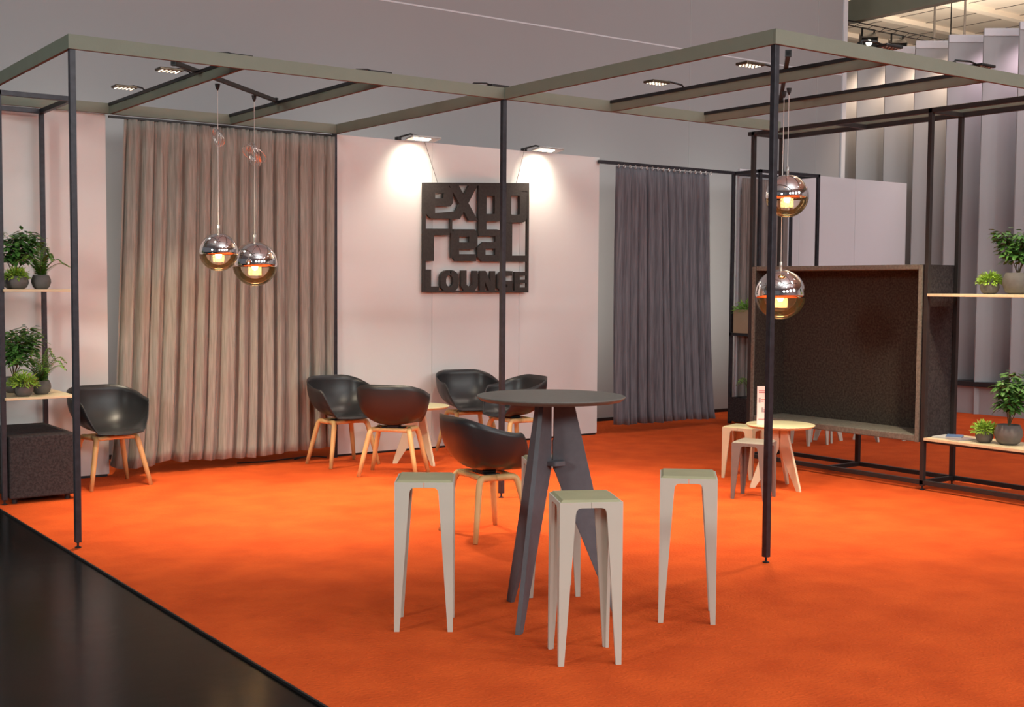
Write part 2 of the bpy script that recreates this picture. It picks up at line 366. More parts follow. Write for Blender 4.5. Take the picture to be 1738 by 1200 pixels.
# ------------------------------------------------------------------ curtains
def curtain(name, x0t, x1t, x0b, x1b, y, z0, z1, folds, amp, m, label, seed, hem=.03):
    rnd = random.Random(seed); t = thing(name, label, 'curtain', ((x0b+x1b)/2, y, 0))
    nx, nz = folds*18, 30; cx = (x0b+x1b)/2
    ph = [rnd.uniform(-.9, .9) for _ in range(folds+2)]; am = [rnd.uniform(.5, 1.25) for _ in range(folds+2)]; hz = [rnd.uniform(-1, 1) for _ in range(folds+2)]
    def lerp(arr, u):
        k = u*folds; i = int(k); f = k-i; f = f*f*(3-2*f); return arr[i]*(1-f)+arr[min(i+1, folds+1)]*f
    mb = MB(); rows = []
    for j in range(nz+1):
        v = j/nz; row = []
        for i in range(nx+1):
            u = i/nx; x = (x0b+(x1b-x0b)*u)*(1-v**.6) + (x0t+(x1t-x0t)*u)*v**.6
            wob = 2*PI*folds*u + lerp(ph, u)*(1.3-.5*v)
            a = amp*lerp(am, u)*(1 - .45*v)
            yy = a*math.sin(wob) + a*.28*math.sin(2.7*wob+1.3+2*v) + .3*amp*math.sin(7*u+3*v)
            yy *= 1-.6*max(0, (v-.9)/.1) ; yy += .006*math.sin(2*PI*folds*3.3*u+1.1*math.sin(9*u))*max(0, (v-.86)/.14)
            z = z0 + (z1-z0)*v + hem*lerp(hz, u)*(1-v)**3
            row.append(mb.bm.verts.new((x-cx+.35*a*math.cos(wob), yy, z)))
        rows.append(row)
    for a, b in zip(rows, rows[1:]):
        for i in range(nx): mb.bm.faces.new((a[i], a[i+1], b[i+1], b[i]))
    o = mb.build('fabric', m, t, smooth=True, solid=.003, offset=0)
    return t
curtain('curtain', 3.40, 5.35, 3.235, 5.355, 10.195, .085, 2.985, 16, .056, 'curtain', 'wide taupe linen curtain hanging between the pale partitions', 3)
o = MB().box((3.28, 10.185, 2.985), (5.37, 10.21, 3.003)).build('curtain_rail', 'black'); tag(o, 'black rail above the wide taupe curtain', 'curtain rail')
t = curtain('curtain', 8.80, 10.22, 8.82, 10.38, 10.215, .085, 2.94, 13, .040, 'curtain_dark', 'dark slate curtain hanging right of the sign wall', 5, .012)
for i in range(18):
    x = -.77 + i*.083
    MB().tube([(x+.013*math.cos(a*PI/4), -.02, 2.938+.018*math.sin(a*PI/4)) for a in range(9)], .0035, 5, cap=False).build('ring', 'aluminium', t)
o = MB().box((8.56, 10.20, 2.95), (10.64, 10.235, 2.985)).build('curtain_rail', 'black_metal'); tag(o, 'black rail above the dark slate curtain', 'curtain rail')
curtain('curtain', 10.76, 11.56, 10.76, 11.56, 10.20, .05, 2.92, 10, .03, 'curtain_brown', 'brown curtain at the back of the far black frame', 9, .01)

# ------------------------------------------------------------------ far black frame with planters
t = thing('box_frame', 'black open box frame standing right of the dark curtain', 'frame', (10.67, 9.83, 0))
for x, y in ((10.67, 9.83), (10.67, 10.25), (11.68, 9.83), (11.68, 10.25)): post(t, x, y, 2.985, foot=False)
def rails(t, x0, x1, y0, y1, z, m='black_metal', w=.036):
    for a, b in (((x0, y0), (x1, y0)), ((x0, y1), (x1, y1)), ((x0, y0), (x0, y1)), ((x1, y0), (x1, y1))):
        MB().box((min(a[0], b[0])-w/2, min(a[1], b[1])-w/2, z-w), (max(a[0], b[0])+w/2, max(a[1], b[1])+w/2, z)).build('rail', m, t, bevel=.002)
rails(t, 10.67, 11.68, 9.83, 10.25, 2.985); rails(t, 10.67, 11.68, 9.83, 10.25, 1.085)
shift(t)

# ------------------------------------------------------------------ foliage
def foliage_tree(mb_l, mb_s, base, h, spread, rnd, nst=7, leaves=90, L=.058):
    for s in range(nst):
        a = rnd.uniform(0, 2*PI); tip = Vector(base)+Vector((math.cos(a)*spread*rnd.uniform(.3, 1), math.sin(a)*spread*rnd.uniform(.3, 1), h*rnd.uniform(.72, 1)))
        mid = Vector(base).lerp(tip, .5)+Vector((0, 0, h*.08))
        pts = []
        for k in range(7):
            u = k/6; pts.append(Vector(base)*(1-u)**2 + mid*2*u*(1-u) + tip*u*u)
        mb_s.tube(pts, .003, 5, rads=[.004*(1-.6*k/6) for k in range(7)])
        for k in range(leaves):
            u = rnd.uniform(.22, 1)**.8; p = Vector(base)*(1-u)**2 + mid*2*u*(1-u) + tip*u*u
            aa = rnd.uniform(0, 2*PI); rr = rnd.uniform(.01, spread*.42)*(1.1-.3*u)
            d = Vector((math.cos(aa), math.sin(aa), rnd.uniform(-.1, .55)))
            q = p + d*rr
            if k % 3 == 0: mb_s.tube([p, q], .0012, 4)
            mb_l.leaf(q, d+Vector((rnd.uniform(-.5, .5), rnd.uniform(-.5, .5), rnd.uniform(-.5, .1))), (rnd.uniform(-.3, .3), rnd.uniform(-.3, .3), 1), L*rnd.uniform(.8, 1.3), L*.55, .5)
def foliage_moss(mb_l, base, r, rnd, n=620, L=.036):
    for k in range(n):
        a = rnd.uniform(0, 2*PI); e = math.acos(rnd.uniform(-.15, 1))
        d = Vector((math.cos(a)*math.sin(e), math.sin(a)*math.sin(e), math.cos(e)*.8))
        p = Vector(base)+d*r*rnd.uniform(.35, 1.0)
        mb_l.leaf(p, d+Vector((rnd.uniform(-.6, .6), rnd.uniform(-.6, .6), rnd.uniform(-.5, .6))), (rnd.uniform(-1, 1), rnd.uniform(-1, 1), 1), L*rnd.uniform(.7, 1.3), L*.28, .4)
def foliage_fern(mb_l, mb_s, base, h, reach, rnd, n=17):
    for k in range(n):
        a = 2*PI*k/n+rnd.uniform(-.3, .3); R = reach*rnd.uniform(.35, 1); top = h*rnd.uniform(.6, 1)*(1.25-R/reach*.6)
        pts = []
        for i in range(11):
            u = i/10; pts.append(Vector(base)+Vector((math.cos(a)*R*u**1.2, math.sin(a)*R*u**1.2, top*math.sin(u*PI*.62)/math.sin(PI*.5)*(1 if u < .8 else 1-.25*(u-.8)/.2))))
        mb_s.tube(pts, .0018, 4)
        for i in range(1, 11):
            tg = (pts[i]-pts[i-1]).normalized(); sd = tg.cross(Vector((0, 0, 1))).normalized()
            for s in (-1, 1):
                for q in (0, .5):
                    mb_l.leaf(pts[i-1].lerp(pts[i], q), sd*s+tg*.6, (0, 0, 1), .055*(1.05-.75*(i/10)**1.5), .018, .3)
def pot_plant(kind, loc, pr, label, seed, h=.4, spread=.16, ph=None, group=None, lm=None, cat='potted plant'):
    rnd = random.Random(seed); ph = ph or pr*1.45
    t = thing('potted_plant', label, cat, loc, rnd.uniform(0, 6), group)
    prof = [(0, 0), (pr*.55, 0), (pr*.82, ph*.15), (pr, ph*.48), (pr*.97, ph*.72), (pr*.80, ph), (pr*.72, ph), (pr*.80, ph*.85), (0, ph*.84)]
    MB().lathe(prof, n=28).build('pot', 'pot', t, smooth=True)
    MB().lathe([(0, ph*.86), (pr*.5, ph*.88), (pr*.78, ph*.85)], n=16).build('soil', 'soil', t)
    l, s = MB(), MB(); b = (0, 0, ph*.86)
    if kind == 'tree': foliage_tree(l, s, b, h, spread, rnd)
    elif kind == 'moss': foliage_moss(l, (0, 0, ph*.9), spread, rnd); s.tube([b, (0, 0, ph+.03)], .003, 5)
    else: foliage_fern(l, s, b, h, spread, rnd)
    l.build('foliage', lm or {'tree': 'leaf_dark', 'moss': 'leaf_lime', 'fern': 'leaf_mid'}[kind], t)
    s.build('stem', 'stem', t)
    return t

# planters of the far frame
def planter(a, b, m, label, seed, fol):
    c = Vector(((a[0]+b[0])/2, (a[1]+b[1])/2, a[2])); t = thing('planter_box', label, 'planter', c)
    hx, hy, h = (b[0]-a[0])/2, (b[1]-a[1])/2, b[2]-a[2]
    mb = MB()
    for q in (((-hx, -hy, 0), (hx, -hy+.012, h)), ((-hx, hy-.012, 0), (hx, hy, h)), ((-hx, -hy+.012, 0), (-hx+.012, hy-.012, h)), ((hx-.012, -hy+.012, 0), (hx, hy-.012, h)), ((-hx+.012, -hy+.012, 0), (hx-.012, hy-.012, .012))): mb.box(*q)
    mb.build('box', m, t); box_obj('soil', (-hx+.013, -hy+.013, h*.5), (hx-.013, hy-.013, h*.9), 'soil', t)
    rnd = random.Random(seed); l, s = MB(), MB()
    if fol == 'bushy':
        for k in range(4): foliage_moss(l, (-hx*.75+k*hx*.5, 0, h*.95), .15, rnd, 200, .05)
    else:
        foliage_fern(l, s, (-hx*.3, 0, h*.9), .38, .28, rnd, 11)
        s.build('stem', 'stem', t)
    l.build('foliage', 'leaf_mid', t)
planter((10.63, 9.88, 1.086), (11.12, 10.18, 1.36), 'planter_wood', 'light wooden planter box with a green bush in the far black frame', 3, 'bushy')
planter((10.52, 9.72, .05), (10.98, 10.13, .33), 'felt_box', 'dark planter box on the floor under the far black frame', 4, 'sprig')

# ------------------------------------------------------------------ left plant tower
t = thing('shelf_tower', 'slim black shelving tower with two wooden boards at the left edge', 'shelving', (2.216, 9.34, 0))
for x, y in ((2.216, 9.34), (2.735, 9.34), (2.735, 10.16), (2.216, 10.16)): post(t, x, y, 3.0)
rails(t, 2.216, 2.735, 9.34, 10.16, 3.0)
for z in (.765, 1.555): MB().box((2.222, 9.30, z), (2.729, 9.95, z+.018)).build('shelf_board', 'shelf_wood', t, bevel=.002)
shift(t)
o = thing('felt_box_seat', 'charcoal felt box seat at the bottom of the left shelving tower', 'box seat', (2.48, 9.72, 0))
MB().box((-.235, -.42, .04), (.245, .42, .50)).build('body', 'felt_box', o, bevel=.012)
for sx in (-1, 1):
    for sy_ in (-1, 1): MB().lathe([(0, 0), (.02, 0), (.02, .045), (0, .045)], (sx*.19, sy_*.36, 0), 10).build('foot', 'black', o)

SH = 1.573; SL = .783
pot_plant('moss', (2.345, 9.42, SH), .083, 'grey bowl with lime moss fern on the upper left shelf, in front', 11, spread=.075, ph=.095)
pot_plant('fern', (2.525, 9.45, SH), .070, 'grey pot of arching fern on the upper left shelf, nearest the black post', 12, h=.25, spread=.24, ph=.105)
pot_plant('tree', (2.40, 9.72, SH), .085, 'tall dark-leaved plant at the back of the upper left shelf', 13, h=.36, spread=.20, ph=.11)
pot_plant('moss', (2.375, 9.40, SL), .070, 'grey bowl with lime moss fern on the lower left shelf, in front', 14, spread=.10, ph=.10)
pot_plant('fern', (2.535, 9.52, SL), .070, 'grey pot of arching fern on the lower left shelf, nearest the black post', 15, h=.26, spread=.25, ph=.105)
pot_plant('tree', (2.40, 9.78, SL), .085, 'tall dark-leaved plant at the back of the lower left shelf', 16, h=.40, spread=.21, ph=.12)

# ------------------------------------------------------------------ right shelving frame and felt booth
t = thing('shelving_frame', 'long dark metal shelving frame along the right side of the lounge', 'shelving', (XR, 5.97, 0))
YE = 3.4
for x, y in ((XR, 7.86), (XQ, 7.90), (XR, 5.975), (XQ, 5.99), (XQ, 4.1), (XR, 4.1)): post(t, x, y, FZ, 'black_frame')
w = .036
for x in (XR, XQ):
    MB().box((x-w/2, YE, .045), (x+w/2, 7.90, .045+w)).build('rail', 'black_frame', t, bevel=.002)
    MB().box((x-w/2, YE, FZ-w), (x+w/2, 7.92, FZ)).build('rail', 'black_frame', t, bevel=.002)
for y in (7.88, 6.93, 5.98, 4.1):
    MB().box((XR, y-w/2, .045), (XQ, y+w/2, .045+w)).build('cross_rail', 'black_frame', t, bevel=.002)
    MB().box((XR, y-w/2, FZ-w), (XQ, y+w/2, FZ)).build('cross_rail', 'black_frame', t, bevel=.002)
MB().box((XQ-w/2, 6.93, .08), (XQ+w/2, 6.93+w, .40)).build('short_post', 'black_frame', t)
for z in (.405, 1.560): MB().box((XR-.03, YE, z), (XQ-.02, 5.955, z+.022)).build('shelf_board', 'shelf_wood', t, bevel=.002)
MB().box((XR, YE, .385), (XQ, 5.95, .404)).build('shelf_bearer', 'black_frame', t)
shift(t)
y0, y1, z0, z1 = 6.01, 7.84, .385, 1.815
t = thing('felt_booth', 'dark felt lined bench booth set into the right shelving frame', 'bench booth', (XR, 6.9, 0))
a = XR-.005; b = XQ+.02
MB().box((b-.045, y0+.04, z0+.05), (b, y1-.04, z1-.04)).build('back_panel', 'felt', t)
MB().box((a, y0, z0), (b, y0+.04, z1)).build('side_panel', 'felt_box', t, bevel=.004)
MB().box((a, y1-.04, z0), (b, y1, z1)).build('side_panel', 'felt', t, bevel=.004)
MB().box((a, y0+.04, z1-.04), (b, y1-.04, z1)).build('top_panel', 'felt_seat', t, bevel=.004)
MB().box((a-.01, y0+.04, z0), (b-.045, y1-.04, z0+.055)).build('seat', 'felt_seat', t, bevel=.008)
MB().box((a-.012, y0+.003, z0), (a+.0, y0+.037, z1-.003)).build('front_edge', 'felt_seat', t)
MB().box((a-.012, y1-.037, z0), (a, y1-.003, z1-.003)).build('front_edge', 'felt_seat', t)
shift(t)

pot_plant('tree', (8.62, 5.30, 1.582), .115, 'large grey pot of branching green plant on the upper right shelf', 21, h=.36, spread=.17, ph=.165)
pot_plant('moss', (8.56, 5.50, 1.582), .072, 'small grey pot of lime fern on the upper right shelf', 22, spread=.085, ph=.10)
pot_plant('tree', (8.60, 5.33, .427), .105, 'large grey pot of branching green plant on the lower right shelf', 23, h=.42, spread=.19, ph=.155)
pot_plant('moss', (8.56, 5.51, .427), .068, 'small grey pot of lime fern on the lower right shelf', 24, spread=.085, ph=.10)
# magazines
def magazine(loc, rz, w, d, m, label):
    t = thing('magazine', label, 'magazine', loc, rz, 'magazines on the lower right shelf')
    MB().box((-w/2, -d/2, 0), (w/2, d/2, .009)).build('pages', 'paper_white', t)
    MB().box((-w/2-.002, -d/2-.002, .009), (w/2+.002, d/2+.002, .0105)).build('cover', m, t)
magazine((8.60, 5.86, .427), .1, .21, .16, 'paper_white', 'pale magazine lying on the lower right shelf beside the frame post')
magazine((8.56, 5.71, .427), -.2, .20, .14, 'print_grey', 'grey magazine lying on the lower right shelf beside the small pot')
magazine((8.60, 5.80, .4385), .5, .17, .12, 'paper_blue', 'blue printed magazine, topmost of the pile on the lower right shelf')

# ------------------------------------------------------------------ sign
sg = thing('lounge_sign', 'dark cut-out board reading expo real LOUNGE hung on the partition', 'sign', (6.968, 10.205, 1.555))
sw, sh, sd = 1.285, 1.063, .03
STEP = [0]
def su(x, y):
    tp = 365+.06*(x-155); return ((x-155)/712-.5)*sw, (1-(y-tp)/(1102-tp))*sh
def stroke(mb, poly):
    p = [su(*q) for q in poly]
    p = [(x, z) for x, z in p]
    STEP[0] += 1; k = STEP[0] % 37
    mb.prism(p, (0, 0, 0), (1, 0, 0), (0, 0, 1), sd+k*.00035)
def R_(mb, x0, y0, x1, y1): stroke(mb, [(x0, y0), (x1, y0), (x1, y1), (x0, y1)])
def ring(mb, x0, y0, x1, y1, wx, wy, r=22, a0=0, a1=360):
    """rounded rectangular ring made of quads"""
    out, inn = [], []
    cs = [(x1-r, y0+r, -90), (x1-r, y1-r, 0), (x0+r, y1-r, 90), (x0+r, y0+r, 180)]
    ri = max(r-min(wx, wy)*.6, 8)
    ci = [(x1-wx-ri, y0+wy+ri), (x1-wx-ri, y1-wy-ri), (x0+wx+ri, y1-wy-ri), (x0+wx+ri, y0+wy+ri)]
    for (cx, cy_, an), (ix, iy) in zip(cs, ci):
        for k in range(5):
            t_ = math.radians(an+k*22.5); out.append((cx+r*math.cos(t_), cy_+r*math.sin(t_))); inn.append((ix+ri*math.cos(t_), iy+ri*math.sin(t_)))
    n = len(out)
    for i in range(n):
        j = (i+1) % n; stroke(mb, [out[i], out[j], inn[j], inn[i]])
fr = MB(); R_(fr, 155, 365, 867, 383); R_(fr, 155, 383, 172, 1090); R_(fr, 853, 383, 867, 1090); R_(fr, 155, 1090, 867, 1102)
fr.build('frame', 'sign', sg)
wd = MB()   # expo
R_(wd, 172, 383, 320, 436); R_(wd, 172, 436, 230, 572); stroke(wd, [(172, 572), (372, 556), (385, 606), (205, 606)])
R_(wd, 230, 470, 330, 522); stroke(wd, [(286, 436), (300, 383), (346, 408), (346, 500), (330, 522), (286, 510)])
stroke(wd, [(322, 383), (384, 383), (512, 618), (452, 618)]); stroke(wd, [(450, 383), (508, 383), (392, 608), (338, 608)])
R_(wd, 516, 383, 570, 718); R_(wd, 570, 383, 660, 452); R_(wd, 570, 572, 668, 622)
stroke(wd, [(626, 452), (626, 400), (665, 400), (684, 430), (684, 600), (664, 622), (626, 590)])
ring(wd, 688, 398, 850, 630, 50, 52, 32); R_(wd, 700, 383, 853, 420)
wd.build('word_expo', 'sign', sg)
wd = MB()   # real
R_(wd, 164, 674, 224, 892); R_(wd, 224, 674, 326, 718); R_(wd, 328, 606, 342, 704)
R_(wd, 336, 690, 388, 870); R_(wd, 350, 676, 490, 726); stroke(wd, [(455, 700), (490, 676), (510, 705), (510, 785), (490, 812), (455, 800)])
R_(wd, 380, 764, 490, 812); stroke(wd, [(336, 850), (388, 844), (502, 844), (502, 892), (362, 892)])
R_(wd, 520, 676, 640, 722); stroke(wd, [(632, 722), (640, 676), (672, 684), (690, 715), (690, 894), (632, 894)])
R_(wd, 548, 762, 632, 806); stroke(wd, [(510, 800), (548, 762), (564, 800), (564, 850), (540, 892), (510, 862)]); R_(wd, 540, 848, 640, 894)
R_(wd, 698, 618, 748, 894); R_(wd, 748, 852, 856, 894)
wd.build('word_real', 'sign', sg)
wd = MB()   # LOUNGE
R_(wd, 168, 950, 206, 1094); R_(wd, 206, 1064, 256, 1094)
ring(wd, 266, 952, 384, 1100, 36, 32, 50)
R_(wd, 402, 954, 438, 1060); R_(wd, 478, 956, 512, 1060); stroke(wd, [(402, 1060), (438, 1050), (456, 1068), (478, 1050), (512, 1060), (490, 1098), (424, 1098)])
R_(wd, 528, 956, 562, 1098); R_(wd, 600, 958, 632, 1098); stroke(wd, [(528, 956), (566, 956), (632, 1098), (594, 1098)])
R_(wd, 646, 985, 680, 1072); stroke(wd, [(646, 985), (680, 955), (752, 958), (752, 990), (690, 990), (680, 1000)]); stroke(wd, [(646, 1070), (690, 1068), (752, 1068), (752, 1098), (676, 1098)]); R_(wd, 718, 1024, 752, 1070); R_(wd, 700, 1024, 720, 1048)
R_(wd, 768, 962, 804, 1094); R_(wd, 804, 962, 856, 988); R_(wd, 804, 1016, 853, 1040); R_(wd, 804, 1068, 856, 1094)
wd.build('word_lounge', 'sign', sg)
wr = MB()
for x0_, x1_ in ((254, 172), (778, 845)):
    p = su(x0_, 376); q = su(x1_, 376)
    wr.tube([(p[0], 0, p[1]), (q[0], .02, 3.03-1.555)], .0035, 6)
wr.build('hanging_wire', 'wire', sg)

# sign lamps
def sign_lamp(x, label):
    t = thing('wall_spotlight', label, 'spotlight', (x, YW, HP))
    MB().tube([(-.18, .02, .004), (-.17, .0, .03), (-.10, -.08, .055), (.0, -.14, .03)], .009, 8).build('arm', 'black', t, smooth=True)
    m = Matrix.Translation((.0, -.16, .012)) @ Matrix.Rotation(math.radians(-8), 4, 'X')
    h = MB().box((-.16, -.07, -.008), (.16, .07, .010), m).build('housing', 'aluminium', t, bevel=.003)
    MB().box((-.10, -.03, -.012), (.06, .03, -.0085), m).build('lens', 'led_bright', h)
    MB().box((-.20, -.012, .0), (-.16, .045, .03)).build('clamp', 'black', t)
    return t
sign_lamp(6.27, 'lit slim spotlight clamped on the partition above the left sign corner')
sign_lamp(7.78, 'lit slim spotlight clamped on the partition above the right sign corner')
for x in (6.21, 7.73):
    spot_light('sign_spot', (x, YW-.17, HP-.02), (x, YW, HP-.32), 19, 125, .9, (1, .86, .70), .05)
    spot_light('sign_spot', (x, YW-.26, HP-.02), (x, YW, 1.3), 22, 110, 1, (1, .84, .70), .05)

# ------------------------------------------------------------------ pendants
def pendant(x, y, zc, r, label, coil=None, ztop=H):
    t = thing('globe_pendant', label, 'pendant lamp', (x, y, zc))
    n = 40; prof = [(r*math.sin(PI*k/24), -r*math.cos(PI*k/24)) for k in range(0, 25)]
    cut = 11
    zcut = prof[cut][1]
    MB().lathe([(a, b) for a, b in prof[:cut+1]], n=n).build('glass_bowl', 'glass', t, smooth=True)
    MB().lathe([(a, b) for a, b in prof[cut:]], n=n).build('mirror_dome', 'chrome', t, smooth=True, solid=.003)
    MB().lathe([(r*.30, zcut), (r*.30, -r*.52), (0, -r*.52)], n=20).build('inner_cup', 'frost', t, smooth=True)
    MB().lathe([(0, -.03), (.018, -.024), (.026, -.004), (.02, .018), (0, .024)], (0, 0, zcut), 14).build('bulb', 'bulb', t, smooth=True)
    MB().lathe([(0, r-.004), (.011, r-.004), (.011, r+.055), (.004, r+.06), (0, r+.06)], n=14).build('stem', 'aluminium', t, smooth=True)
    MB().tube([(0, 0, r+.05), (0, 0, ztop-zc)], .0028, 6).build('cord', 'cable', t)
    MB().lathe([(0, 0), (.02, .0), (.014, -.03), (.004, -.05), (0, -.05)], (0, 0, ztop-zc), 12).build('hook', 'black', t)
    if coil:
        cz, cr, n_ = coil; mb = MB(); rnd = random.Random(int(x*100))
        for k in range(n_):
            ax = rnd.uniform(-.5, .5); ro = Matrix.Rotation(rnd.uniform(-.7, .7), 3, 'X') @ Matrix.Rotation(math.radians(60)+ax, 3, 'Y'); rr = cr*rnd.uniform(.75, 1.1)
            off = Vector((rnd.uniform(-.01, .01), rnd.uniform(-.01, .01), cz-zc))
            mb.tube([off + ro @ Vector((rr*math.cos(a*PI/10), .75*rr*math.sin(a*PI/10), 0)) for a in range(21)], .0028, 5, cap=False)
        mb.build('cord_coil', 'chrome', t, smooth=True)
    return t
#PENDANTS
PD = [(3.619, 8.727, 1.859, .143, 'smaller half-mirrored globe pendant in front of the taupe curtain', (2.71, .075, 4)),
      (4.068, 9.079, 1.782, .176, 'larger half-mirrored globe pendant in front of the taupe curtain', (2.645, .095, 8)),
      (7.075, 6.247, 2.306, .160, 'higher half-mirrored globe pendant behind the front black post', None),
      (7.16, 6.37, 1.569, .192, 'lower half-mirrored globe pendant behind the front black post', None)]
for p in PD:
    pendant(*p[:5], coil=p[5]); point_light('pendant_glow', (p[0], p[1], p[2]-p[3]*.30), 2.0, (1, .62, .28))

# ------------------------------------------------------------------ armchairs
def chair_shell():
    mb = MB(); NA, NT = 72, 22; z0 = .432
    def sm(x): x = max(0, min(1, x)); return x*x*(3-2*x)
    rows = []
    for i in range(NA):
        a = 2*PI*i/NA                      # 0 = front (+Y)
        d = math.degrees(min(a, 2*PI-a))
        h = .452 - .010*math.cos(math.radians(min(d, 45)*2)) + (.692-.45)*sm((d-38)/32) + (.79-.692)*sm((d-72)/80)
        dx, dy = math.sin(a), math.cos(a)
        e = 2.7
        R = (abs(dx/.298)**e + abs(dy/(.255 if dy > 0 else .262))**e)**(-1/e)
        row = []
        for k in range(1, NT+1):
            tt = k/NT*PI/2; s_ = math.sin(tt)**.86; c_ = 1-max(0, math.cos(tt))**.78
            flare = 1 + .03*(h-.45)*c_
            r = R*s_*flare; z = z0 + (h-z0)*c_
            if h < .47: z = z0 + .02*s_ - .016*sm((s_-.8)/.2)+ (h-.447)*c_
            row.append(mb.bm.verts.new((r*dx, r*dy*(1-.0*c_)-.01, z)))
        rows.append(row)
    c0 = mb.bm.verts.new((0, -.01, z0))
    for i in range(NA):
        a, b = rows[i], rows[(i+1) % NA]
        mb.bm.faces.new((c0, b[0], a[0]))
        for k in range(NT-1): mb.bm.faces.new((a[k], b[k], b[k+1], a[k+1]))
    return mb
def make_chair(loc, rz, label):
    t = thing('armchair', label, 'armchair', loc, rz, 'charcoal tub armchairs on oak legs')
    chair_shell().build('shell', 'shell', t, smooth=True, solid=.008, offset=0)
    MB().box((-.10, -.05, .400), (.10, .05, .412)).box((-.05, -.05, .412), (.05, .05, .428)).build('bracket', 'black', t, bevel=.004)
    for sx in (-1, 1):
        for s_ in (-1, 1):
            f = Vector((sx*.252, s_*.205, 0)); k = Vector((sx*.170, s_*.135, .395)); c = Vector((sx*.135, s_*.004, .392))
            pts = [c, c.lerp(k, .6)]
            p0 = c.lerp(k, .78); p2 = k.lerp(f, .14)
            for i in range(7):
                u = i/6; pts.append(p0*(1-u)**2+k*2*u*(1-u)+p2*u*u)
            pts += [p2.lerp(f, .5), f]
            MB().tube(pts, .017, 8, rads=[.023]*(len(pts)-2)+[.021, .0165]).build('leg', 'oak', t, smooth=True)
    for s_ in (-1, 1): MB().tube([(-.162, s_*.118, .394), (0, s_*.112, .397), (.162, s_*.118, .394)], .018, 8).build('rail', 'oak', t, smooth=True)
    return t
ch0 = make_chair((3.13, 9.80, 0), math.radians(8-180), 'charcoal tub armchair standing alone in front of the taupe curtain')
copy_tree(ch0, None, (5.24, 9.81, 0), math.radians(180+4), 'charcoal tub armchair facing out, in front of the right edge of the taupe curtain')
copy_tree(ch0, None, (5.31, 9.02, 0), math.radians(44-90), 'charcoal tub armchair seen from behind, left of the small table at the sign wall')
copy_tree(ch0, None, (6.63, 9.84, 0), math.radians(180-12), 'charcoal tub armchair facing out with its back to the sign wall')
copy_tree(ch0, None, (6.63, 9.10, 0), math.radians(180-95), 'charcoal tub armchair seen from the side behind the middle black post')
copy_tree(ch0, None, (4.52, 6.50, 0), math.radians(-7-90), 'charcoal tub armchair seen from behind, closest to the bar table')

# ------------------------------------------------------------------ bladed round tables
def round_table(loc, rz, h, R, Rf, wtop, arch, mt, mb_, label, name='round_table', th=.02, brace=True):
    t = thing(name, label, 'table', loc, rz)
    b = .006
    MB().lathe([(0, h-.022), (R-.02, h-.022), (R-.004, h-.010), (R, h-.004), (R-.003, h), (0, h)], n=64).build('tabletop', mt, t)
    ht = h-.022
    for k in range(3):
        a = 2*PI*k/3; ax = (math.cos(a), math.sin(a), 0)
        ir = .014
        poly = [(ir, ht), (ir, ht*.82), (ir-.004, ht*.815), (.010, arch+.04), (.014, arch+.012), (.026, arch-.012), (.040, arch-.05), (Rf-.035, 0), (Rf+.005, 0), (Rf+.002, .02), (ir+wtop, ht)]
        MB().prism(poly, (0, 0, 0), ax, (0, 0, 1), th).build('leg', mb_, t, bevel=.0015)
    if brace:
        m = MB(); tri = []
        for k in range(3):
            a = 2*PI*k/3+PI/3
            for q in (-.32, .32): tri.append((.088*math.cos(a+q), .088*math.sin(a+q)))
        m.prism(tri, (0, 0, arch+.045), (1, 0, 0), (0, 1, 0), .022); m.build('bracket', 'slate', t, bevel=.002)
    return t
# feet of the bar table point to 208, 325 and 92 degrees
round_table((3.64, 4.685, 0), math.radians(208), 1.09, .362, .355, .095, .72, 'slate_top', 'slate', 'tall round slate bar table standing among the grey bar stools', 'bar_table', .024)
round_table((5.84, 9.47, 0), math.radians(153), .53, .275, .235, .06, .30, 'lemon_top', 'cream', 'low round pale table between armchairs at the sign wall', brace=False)
round_table((7.55, 6.69, 0), math.radians(145), .52, .275, .235, .06, .30, 'lemon_top', 'cream', 'low round pale table in front of the felt booth with a card on it', brace=False)

# ------------------------------------------------------------------ stools
def stool(loc, rz, h, label, ms, mt, group, w=.137, lt=.072, lb=.024, th=.015):
    t = thing('bar_stool' if h > .6 else 'low_stool', label, 'stool', loc, rz, group)
    cut = h-.030
    poly = [(-w, 0), (-w+lb, 0), (-w+lt-.003, cut-.03), (-w+lt+.001, cut-.012), (-w+lt+.009, cut-.003), (-w+lt+.022, cut), (-.0012, cut), (-.0012, h-.006), (-w, h-.006)]
    for k in range(4):
        rot = Matrix.Rotation(k*PI/2, 3, 'Z'); mb = MB()
        mb.prism(poly, rot @ Vector((0, -w+th/2, 0)), rot @ Vector((1, 0, 0)), (0, 0, 1), th)
        rot2 = Matrix.Rotation(k*PI/2-PI/2, 3, 'Z')
        p2 = [(-x, z) for x, z in poly][::-1]
        p2 = [(min(x, w-th), z) for x, z in p2]
        mb.prism(p2, rot2 @ Vector((0, -w+th/2, 0)), rot2 @ Vector((1, 0, 0)), (0, 0, 1), th)
        mb.build('leg', ms, t)
    a = w-.006
    mb = MB(); v0 = [(-w+.004, h-.014), (w-.004, h-.014)]
    q = w-.003; g = w-.016
    vs = [mb.bm.verts.new(p) for p in ((-q,-q,h-.0075),(q,-q,h-.0075),(q,q,h-.0075),(-q,q,h-.0075),(-g,-g,h+.004),(g,-g,h+.004),(g,g,h+.004),(-g,g,h+.004))]
    for f in ((0,3,2,1),(4,5,6,7),(0,1,5,4),(1,2,6,5),(2,3,7,6),(3,0,4,7)): mb.bm.faces.new([vs[i] for i in f])
    mb.build('seat', mt, t)
    return t
g = 'warm grey bar stools round the bar table'
s1 = stool((3.07, 4.92, 0), math.radians(-35), .71, 'grey bar stool left of the bar table', 'stool', 'stool_seat', g)
